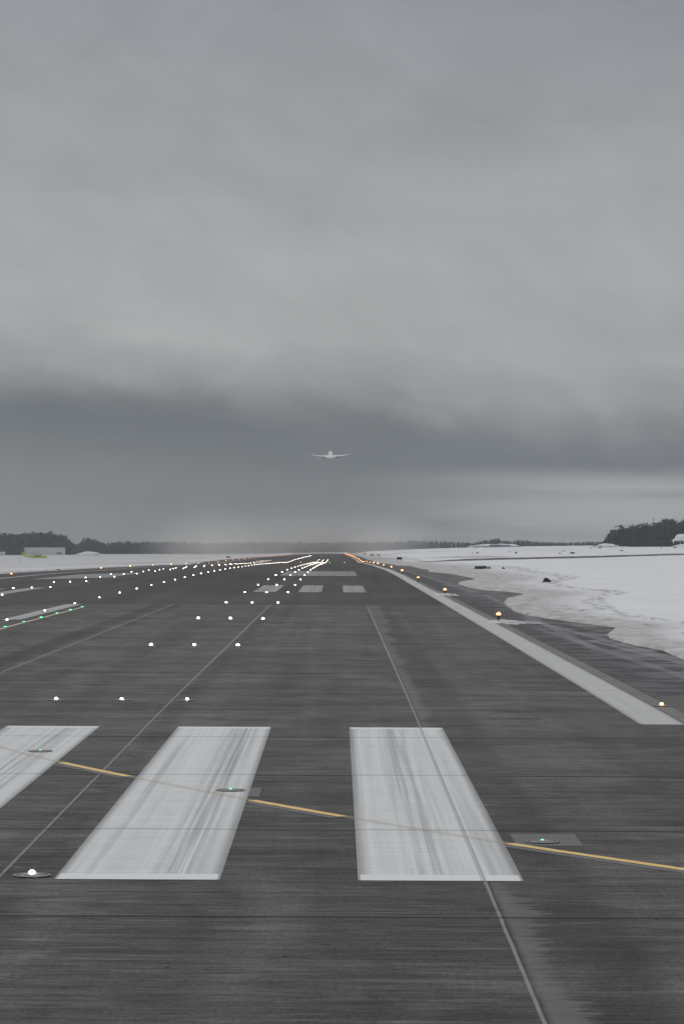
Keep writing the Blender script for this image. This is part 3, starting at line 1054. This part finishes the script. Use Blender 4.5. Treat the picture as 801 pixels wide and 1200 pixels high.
def turboprop():
    d = 2400.0
    xc = X_at(41.3, d)
    z0 = G(xc, d) - .1
    root = empty('turboprop', (xc, d, z0), R(-90 + 30))
    root.scale = (.72, .72, .72)
    tag(root, 'lime green propeller airliner parked in the snow before the white hangar', 'airplane')
    zc = 2.6
    secs = [ring(y, r_, zc + dz) for y, r_, dz in ((16, .2, -.5), (15.2, .8, -.3), (13.5, 1.2, -.1), (11, 1.38, 0), (-5, 1.38, 0), (-10, 1.0, .45), (-14, .5, .9), (-16, .2, 1.2))]
    V, F = loft(secs)
    mesh_obj('fuselage', V, F, M_LIME, root, smooth=True)
    surface('fin', [((0, -10.0, zc + .9), 6.0, .1), ((0, -13.3, zc + 2.6), 3.6, .1), ((0, -14.6, zc + 5.0), 2.8, .1)], M_LIME, root, True)
    for s in (-1, 1):
        surface('tailplane', [((0, -14.4, zc + 5.0), 2.6, .1), ((s * 4.6, -15.1, zc + 5.05), 1.5, .1)], M_LIME, root)
        surface('wing', [((0, 2.6, zc + 1.45), 3.1, .15), ((s * 5, 2.5, zc + 1.5), 2.9, .15), ((s * 14.2, 1.8, zc + 1.8), 1.4, .12)], M_LIME2, root)
        n_ = empty('engine', (s * 4.4, 1.6, zc + .95)); n_.parent = root
        V, F = loft([ring(y, r_, 0, 12) for y, r_ in ((3.2, .25), (2.6, .5), (0, .65), (-3.4, .3))])
        mesh_obj('nacelle', V, F, M_LIME2, n_, smooth=True)
        bm = bmesh.new()
        for k in range(6):
            a = k * math.pi / 3
            q = bmesh.ops.create_cube(bm, size=1)
            bmesh.ops.transform(bm, matrix=Matrix.Translation((0, 3.25, 0)) @ Matrix.Rotation(a, 4, 'Y') @ Matrix.Translation((0, 0, 1.05))
                                @ Matrix.Diagonal((.24, .06, 1.9, 1)), verts=q['verts'])
        bm_obj('propeller', bm, M_BLACK, n_)
    bm = bmesh.new()
    for (x, y) in ((0, 12), (-4.4, .4), (4.4, .4)):
        box_bm(bm, x, y, .9, .22, .22, 1.8); box_bm(bm, x, y, .35, .35, .9, .8)
    bm_obj('landing_gear', bm, M_BLACK, root)


turboprop()

M_PILE = plain('piled_snow', (.74, .75, .77), .8, var=.1)
M_EARTH = plain('frozen_earth', (.035, .024, .018), .9, var=.4)
M_EARTHBASE = plain('brown_earth', (.16, .10, .065), .9, var=.4)
M_SLAB = plain('dark_plate', (.03, .032, .035), .6, var=.3)
M_SLABEND = plain('grey_plate', (.24, .25, .27), .7, var=.2)


def mound(name, px0, px1, ytop, d, dep, label, cat, mat, seed, sharp=1.0, rough=.3, sink=.3, seg=28, rings=9):
    xa, xb = X_at(px0, d), X_at(px1, d)
    xc = (xa + xb) / 2; w = (xb - xa) / 2
    zg = G(xc, d); h = Z_at(ytop, d) - zg
    V = []; F = []
    for k in range(rings):
        t = k / (rings - 1)
        rr = math.cos(t * math.pi / 2) ** sharp
        zz = math.sin(t * math.pi / 2)
        for i in range(seg):
            a = 2 * math.pi * i / seg
            q = 1 + rough * noise.fractal((math.cos(a) * 2.4 + seed, math.sin(a) * 2.4, zz * 3 + seed), .6, 2.0, 5)
            V.append((w * rr * q * math.cos(a), dep * rr * q * math.sin(a), (h + sink) * zz * (q if k > 1 else 1) - sink))
    for k in range(rings - 1):
        for i in range(seg):
            j = (i + 1) % seg
            F.append((k * seg + i, k * seg + j, (k + 1) * seg + j, (k + 1) * seg + i))
    o = mesh_obj(name, V, F, mat, smooth=True)
    o.location = (xc, d, zg)
    return tag(o, label, cat)


mound('snow_pile', 91, 118, 646.8, 3300, 9, 'rounded white snow pile right of the white hangar', 'snow pile', M_PILE, 3)
mound('snow_pile', 552, 613, 638.0, 2640, 16, 'wide snow bank behind the grey bunker on the right', 'snow pile', M_PILE, 5, .8)
mound('snow_pile', 696, 726, 637.6, 2080, 10, 'snow heap at the left foot of the dark wooded hill', 'snow pile', M_PILE, 8)
mound('snow_pile', 785, 830, 626.0, 2150, 12, 'white snow slope showing between the hedge and the hill trees', 'snow pile', M_PILE, 9, .6, .12)
mound('snow_pile', 786, 835, 638.0, 2040, 8, 'low snow bank below the hedge at the right edge', 'snow pile', M_PILE, 11, .8)

lump = mound('earth_lump', 635.2, 645.0, 678.6, 243, .4, 'dark brown lump of earth lying alone on the snow', 'earth lump', M_EARTH, 2, .75, .4, .1, 18, 7)
b2 = mound('base', 633.8, 646.4, 681.2, 243, .5, None, None, M_EARTHBASE, 6, .7, .4, .05, 18, 5)
mw = b2.location - lump.location
b2.parent = lump; b2.location = mw + Vector((0, -.05, 0))
slab = mound('earth_ridge', 554, 574, 664.2, 385, .9, 'long low dark ridge with a grey end on the snow', 'earth ridge', M_SLAB, 4, .55, .35, .1)
g_ = mound('grey_end', 563, 574.5, 664.6, 385, 1.0, None, None, M_SLABEND, 14, .55, .3, .1)
mw = g_.location - slab.location
g_.parent = slab; g_.location = mw + Vector((0, -.1, 0))
mound('earth_lump', 587.4, 591.8, 665.2, 390, .3, 'small dark clod right of the long dark ridge', 'earth lump', M_EARTH, 12, .8, .5, .1, 14, 6)
mound('earth_lump', 66, 70.5, 667.2, 452, .3, 'small dark clod in the snow left of the runway', 'earth lump', M_EARTH, 15, .8, .5, .1, 14, 6)

# bunker on the snow bank
d_ = 2580
xb_ = X_at(585, d_)
zb = G(xb_, d_)
bk = empty('bunker', (xb_, d_, zb))
bh = Z_at(638.6, d_) - zb; tag(bk, 'low grey bunker with a small white cabin on top, before a snow bank', 'building')
boxes('wall', [(0, 0, bh / 2, 19.5, 6, bh, 0, .93)], M_GREYB, bk)
boxes('cabin', [(.6, 0, bh + .7, 3.4, 3, 1.4, 0, .8)], M_PILE, bk)
boxes('rail', [(-4.6, -3.05, bh + .14, 7, .12, .25)], M_GREYB, bk)

# raised service road with bare banks crossing the right-hand snow
def service_road():
    V = []; F = []
    pts_ = [(24, 812), (52, 902), (95, 1035), (140, 1180), (220, 1430), (330, 1780)]
    P_ = []
    for (a, c) in zip(pts_, pts_[1:]):
        for k in range(14):
            t = k / 14; P_.append((a[0] + (c[0] - a[0]) * t, a[1] + (c[1] - a[1]) * t))
    P_.append(pts_[-1])
    for i, (x, y) in enumerate(P_):
        a = P_[max(0, i - 1)]; c = P_[min(len(P_) - 1, i + 1)]
        t = Vector((c[0] - a[0], c[1] - a[1])).normalized(); nr = Vector((-t.y, t.x))
        if nr.y > 0: nr = -nr                        # towards the camera
        hgt = (.48 + .14 * noise.noise((i * .35, 0, 0))) * sstep(-1, 14, i)
        for off, hz in ((6.2, -.15), (4.6, .45), (4.2, 1.0), (-4.2, 1.0), (-6, -.1)):
            px_, py_ = x + nr.x * off, y + nr.y * off
            V.append((px_, py_, G(x, y) + .05 + hz * hgt))
        if i:
            for k in range(4):
                q = (i - 1) * 5 + k
                F.append((q, q + 1, q + 6, q + 5))
    m, b, p = new_mat('bare_bank')
    tc = b.n.new('ShaderNodeTexCoord')
    n_ = b.noise(tc.outputs['Object'], .5, 4, .65)
    x, y, z = b.xyz(tc.outputs['Object'])
    b.l.new(b.mix(b.rng(n_, .42, .6), (.055, .062, .07, 1), (.20, .18, .12, 1)), p.inputs['Base Color'])
    p.inputs['Roughness'].default_value = .9
    o = mesh_obj('road', V, F, m)
    tag(o, 'dark raised service road crossing the snow on the right', 'road', kind='structure')


service_road()

# airfield sign boards and boxes
def board(px, py, d, w, h, col, label, cat='sign', name='airfield_sign', legs=True):
    x = X_at(px, d); zg = G(x, d)
    root = empty(name, (x, d, zg)); tag(root, label, cat, 'boards and boxes far out in the snow')
    zc = max(Z_at(py, d) - zg, h / 2 + .05)
    m = plain('board_' + label.split()[0], col, .6, var=.1)
    boxes('panel', [(0, 0, zc, w, .25, h)], m, root)
    if legs:
        for s in (-1, 1):
            boxes('leg', [(s * w * .36, 0, (zc - h / 2) / 2, .09, .09, zc - h / 2)], M_BLACK, root)
    return root


board(467.8, 654.4, 760, 1.35, .62, (.02, .022, .025), 'small black board standing in the snow right of the runway')
board(435.8, 650.3, 1300, 1.7, .55, (.20, .17, .06), 'olive sign board just right of the far runway end')
board(443.4, 650.4, 1300, 1.4, .4, (.05, .05, .055), 'dark low box beside the olive sign board', 'box', 'equipment_box')
board(427.0, 649.0, 1700, 1.6, .55, (.32, .27, .08), 'yellowish sign board close to the far right edge lights')
board(267.5, 653.2, 1350, 2.0, .7, (.16, .11, .06), 'brown sign board in the snow left of the runway')
board(728.0, 645.8, 1500, 1.7, .75, (.50, .24, .02), 'orange sign board in the snow below the wooded hill')
board(670.3, 648.3, 1300, 2.1, .8, (.10, .12, .12), 'dark grey equipment box standing alone in the right-hand snow', 'box', 'equipment_box')
board(660.0, 646.2, 1500, 1.3, .45, (.40, .25, .06), 'tan sign board left of the dark grey equipment box')
board(655.5, 648.4, 1300, .9, .5, (.22, .24, .24), 'small pale box just left of the dark grey equipment box', 'box', 'equipment_box')
board(604.2, 647.6, 1300, 1.0, .8, (.16, .17, .18), 'grey box below the bunker', 'box', 'equipment_box')
board(597.0, 646.0, 1500, 1.0, .35, (.50, .42, .20), 'small yellowish sign board below the bunker')
board(559.0, 647.6, 1300, 1.1, .45, (.14, .14, .15), 'small dark box in the snow left of the bunker', 'box', 'equipment_box')
board(553.5, 647.8, 1300, .6, .3, (.35, .35, .35), 'tiny pale box left of the bunker', 'box', 'equipment_box')
board(702.5, 643.7, 1900, 1.4, .8, (.05, .055, .05), 'dark box at the foot of the left snow heap', 'box', 'equipment_box')
board(691.5, 642.3, 1900, 1.7, .5, (.52, .30, .04), 'yellow board left of the snow heap by the hill')
board(790.5, 643.0, 1900, 1.6, .7, (.06, .06, .06), 'dark box below the hedge at the right edge', 'box', 'equipment_box')
board(774.5, 642.7, 1900, 1.3, .4, (.22, .17, .12), 'brownish low box below the wooded hill', 'box', 'equipment_box')
board(782.0, 651.3, 1130, .55, .6, (.12, .12, .13), 'small dark post box beside the service road', 'box', 'equipment_box')


def pole(px, d, ytop, rad, label, cat='pole', name='pole', arm=False):
    x = X_at(px, d); zg = G(x, d); h = Z_at(ytop, d) - zg
    bm = bmesh.new()
    bmesh.ops.create_cone(bm, cap_ends=True, segments=10, radius1=rad * 1.3, radius2=rad * .7, depth=h, matrix=Matrix.Translation((0, 0, h / 2)))
    o = bm_obj(name, bm, M_GREYB)
    o.location = (x, d, zg); tag(o, label, cat)
    if arm:
        boxes('crossarm', [(0, 0, h * .985, rad * 9, rad * 1.2, rad * 1.5), (0, 0, h * .93, rad * 6, rad * 1.2, rad * 1.2)], M_GREYB, o)
    else:
        boxes('cap', [(0, 0, h + .1, rad * 3, rad * 3, .25)], M_GREYB, o)
    return o


pole(765, 2260, 607.5, .22, 'thin antenna mast rising above the wooded hill', 'mast', 'antenna_mast', True)
pole(23, 900, 658.5, .05, 'thin marker pole in the snow at the left')

# ------------------------------------------------------------------ far woods
def forest(name, spots, label, mat, seed):
    """spots: (x, y, height, kind 0 spruce, 1 pine, 2 bare broadleaf)"""
    rnd = random.Random(seed)
    V = []; F = []; C = []

    def tri(a, b_, c, col):
        n = len(V); V.extend((a, b_, c)); F.append((n, n + 1, n + 2)); C.extend((col,) * 3)

    for (x, y, h, kind) in spots:
        z = G(x, y) - .3
        t = rnd.random()
        t2 = rnd.uniform(.55, 1.7)
        if kind == 0: col = (.016 + .012 * t, .024 + .014 * t, .022 + .010 * t, 1)
        elif kind == 1: col = (.028 + .016 * t, .032 + .016 * t, .026 + .010 * t, 1)
        else: col = (.052 + .022 * t, .040 + .018 * t, .036 + .014 * t, 1)
        col = tuple(q * t2 for q in col[:3]) + (1,)
        tr = (.045, .036, .032, 1)
        r0 = h * .016 + .05
        for k in range(3):                       # tapered trunk
            a0, a1 = 2.094 * k, 2.094 * (k + 1)
            p0 = (x + r0 * math.cos(a0), y + r0 * math.sin(a0), z); p1 = (x + r0 * math.cos(a1), y + r0 * math.sin(a1), z)
            tri(p0, p1, (x, y, z + h * .95), tr)
        if kind == 0:
            wmax = max(h * rnd.uniform(.13, .20), 1.0); tiers = 8
            for k in range(tiers):
                f = k / tiers
                zt = z + h * (.10 + .90 * (f + 1.35 / tiers)); zt = min(zt, z + h)
                zb_ = z + h * (.10 + .88 * f)
                w = wmax * (1 - f) ** .85 + .12
                for i in range(7):
                    a = 6.283 * (i + rnd.random() * .6) / 7
                    q = w * rnd.uniform(.65, 1.2)
                    da = .38
                    tri((x, y, zt), (x + q * math.cos(a - da), y + q * math.sin(a - da), zb_ - rnd.random() * h * .03),
                        (x + q * math.cos(a + da), y + q * math.sin(a + da), zb_ - rnd.random() * h * .03), col)
        else:
            nleaf = 100 if kind == 1 else 120
            z0, z1 = (.25, 1.0) if kind == 1 else (.06, 1.0)
            wmax = h * (.22 if kind == 1 else .26) * rnd.uniform(.8, 1.25)
            cl = [(rnd.uniform(-.6, .6), rnd.uniform(-.6, .6), rnd.uniform(z0, z1)) for _ in range(7)]
            for i in range(nleaf):
                c0 = cl[i % 7]
                f = min(1.0, max(z0, c0[2] + rnd.gauss(0, .09)))
                prof_ = math.sin(math.pi * min(1, max(.06, (f - z0 + .12) / (z1 - z0 + .16)))) ** .6
                px_ = x + wmax * prof_ * (c0[0] + rnd.gauss(0, .42)); py_ = y + wmax * prof_ * (c0[1] + rnd.gauss(0, .42))
                pz_ = z + h * f
                s = h * (.04 if kind == 1 else .045) * rnd.uniform(.6, 1.5)
                v3 = [Vector((rnd.gauss(0, 1), rnd.gauss(0, 1), rnd.gauss(0, .7))) * s for _ in range(3)]
                tri(*[(px_ + q.x, py_ + q.y, pz_ + q.z) for q in v3], col)
    o = mesh_obj(name, V, F, mat)
    ca = o.data.color_attributes.new('bark_and_needle', 'FLOAT_COLOR', 'POINT')
    flat = []
    for c in C: flat.extend(c)
    ca.data.foreach_set('color', flat)
    return tag(o, label, 'woods', kind='stuff')


m_, b_, p_ = new_mat('conifer_needles')
at_ = b_.n.new('ShaderNodeAttribute'); at_.attribute_name = 'bark_and_needle'
b_.l.new(at_.outputs['Color'], p_.inputs['Base Color'])
p_.inputs['Roughness'].default_value = .9; p_.inputs['Specular IOR Level'].default_value = .1
M_TREES = m_


def wood_spots(px0, px1, d0, depth, tops, step, seed, kinds=(.6, .25, .15), jit=.14, ):
    """trees filling a belt; tops = [(px, top y)] is the height of the tree line as the wood really stands"""
    rnd = random.Random(seed); out = []
    x = X_at(px0, d0); xe = X_at(px1, d0)
    while x < xe:
        rows = max(2, int(depth / step))
        for r_ in range(rows):
            yy = d0 + r_ * step + rnd.uniform(-.5, .5) * step
            xx = x + rnd.uniform(-.6, .6) * step
            px = 395.5 + xx * 3350 / yy
            zt = Z_at(lin(tops, px), yy)
            h = (zt - G(xx, yy)) * (rnd.uniform(1 - jit, 1 + jit * .35) if rnd.random() > .10 else rnd.uniform(1.02, 1.08 + jit * .35))
            if r_ == 0: h *= rnd.uniform(.75, 1)
            t = rnd.random()
            k = 0 if t < kinds[0] else (1 if t < kinds[0] + kinds[1] else 2)
            if h > 2: out.append((xx, yy, h, k))
        x += step * .5
    return out


sp = wood_spots(704, 1250, 2190, 60, [(704, 637), (708, 632), (712, 627), (716, 624), (722, 621), (727, 618.5), (730, 616.5), (734, 619), (742, 616.5),
                                   (748, 617), (756, 613.5), (764, 616.5), (772, 613.5), (784, 610), (792, 612.5), (801, 611), (840, 608), (900, 606), (980, 612), (1100, 618), (1250, 630)], 4.2, 1,
                (.62, .18, .20), .24)
forest('forest', sp, 'dark wooded hill at the right edge of the airfield', M_TREES, 11)
sp = wood_spots(738, 830, 2115, 14, [(738, 637), (744, 634.5), (760, 633.5), (790, 633), (830, 634)], 2.6, 2, (.7, .1, .2), .08)
forest('hedge', sp, 'dense low hedge of young conifers at the foot of the wooded hill', M_TREES, 12)
sp = wood_spots(412, 716, 3250, 36, [(412, 636), (460, 634.3), (480, 633.5), (510, 634), (540, 635.3), (553, 635.5), (566, 633.4), (575, 632.2), (580, 631),
                                   (590, 632.8), (600, 634.5), (608, 632), (613, 633), (617, 632), (622, 634.2), (640, 634.8), (660, 635.4), (685, 634.8), (706, 634), (716, 633)],
                4.6, 3, (.65, .2, .15), .22)
forest('forest', sp, 'distant low tree line between the runway end and the wooded hill', M_TREES, 13)
sp = wood_spots(60, 440, 3900, 40, [(60, 631), (76, 630), (84, 636), (89, 638.5), (94, 637), (98, 633), (104, 632), (112, 632.5), (118, 635.5), (123, 637), (140, 634.8), (160, 635.5), (190, 634.5),
                                  (220, 636), (260, 636.5), (320, 635.5), (380, 635.5), (440, 636)], 5.6, 4, (.6, .25, .15), .10)
forest('forest', sp, 'long misty tree line beyond the left side of the runway', M_TREES, 14)
sp = wood_spots(-360, 83, 3500, 40, [(-360, 636), (-250, 630), (-70, 624), (0, 628), (12, 626.8), (30, 627), (44, 625.6), (62, 626), (70, 627.5), (78, 630), (83, 636)], 4.6, 5, (.5, .25, .25), .07)
forest('forest', sp, 'dark wood behind the white hangar at the left', M_TREES, 15)
sp = wood_spots(3, 27, 3405, 8, [(3, 642), (27, 641)], 2.6, 6, (.2, .2, .6), .15)
forest('hedge', sp, 'reddish bare bushes left of the white hangar', M_TREES, 16)

# ------------------------------------------------------------------ air
def volume_mat(name, col, density, noisy=False):
    m = bpy.data.materials.new(name); m.use_nodes = True
    b = NB(m.node_tree)
    b.n.clear()
    out = b.n.new('ShaderNodeOutputMaterial')
    v = b.n.new('ShaderNodeVolumePrincipled')
    v.inputs['Color'].default_value = col
    v.inputs['Anisotropy'].default_value = 0.0
    v.inputs['Density'].default_value = density
    if noisy:
        tc = b.n.new('ShaderNodeTexCoord')
        ln = b.n.new('ShaderNodeVectorMath'); ln.operation = 'LENGTH'
        b.l.new(tc.outputs['Object'], ln.inputs[0])
        fall = b.rng(ln.outputs['Value'], .0, 1.0, 1.0, 0.0)
        nz = b.noise(tc.outputs['Object'], 1.6, 3, .55, .3)
        b.put(v.inputs['Density'], b.math('MULTIPLY', b.math('MULTIPLY', fall, b.rng(nz, .3, .7, .25, 1.0)), density))
    b.l.new(v.outputs[0], out.inputs['Volume'])
    return m


bm = bmesh.new()
box_bm(bm, 0, 2370, 87, 2600, 4900, 206)
hz = bm_obj('haze', bm, volume_mat('grey_winter_haze', (.545, .575, .62, 1), 0.95e-4))
tag(hz, 'thin grey winter haze over the airfield', 'haze', kind='stuff')


def mist(px, d, zc, rx, ry, rz, dens, label):
    bm = bmesh.new()
    bmesh.ops.create_icosphere(bm, subdivisions=3, radius=1.0)
    o = bm_obj('mist', bm, volume_mat('blown_spray', (.95, .92, .88, 1), dens, True))
    o.location = (X_at(px, d), d, zc); o.scale = (rx, ry, rz)
    tag(o, label, 'mist', kind='stuff')


mist(240, 2500, 6, 70, 90, 40, .0075, 'pale cloud of blown spray left of the runway end')
mist(448, 2500, 6, 60, 90, 38, .006, 'pale cloud of blown spray right of the runway end')
mist(345, 2650, 8, 170, 110, 40, .0095, 'broad thin veil of spray over the runway end')
mist(378, 3000, 64, 7, 14, 34, .0035, 'faint exhaust trail hanging below the climbing airliner')
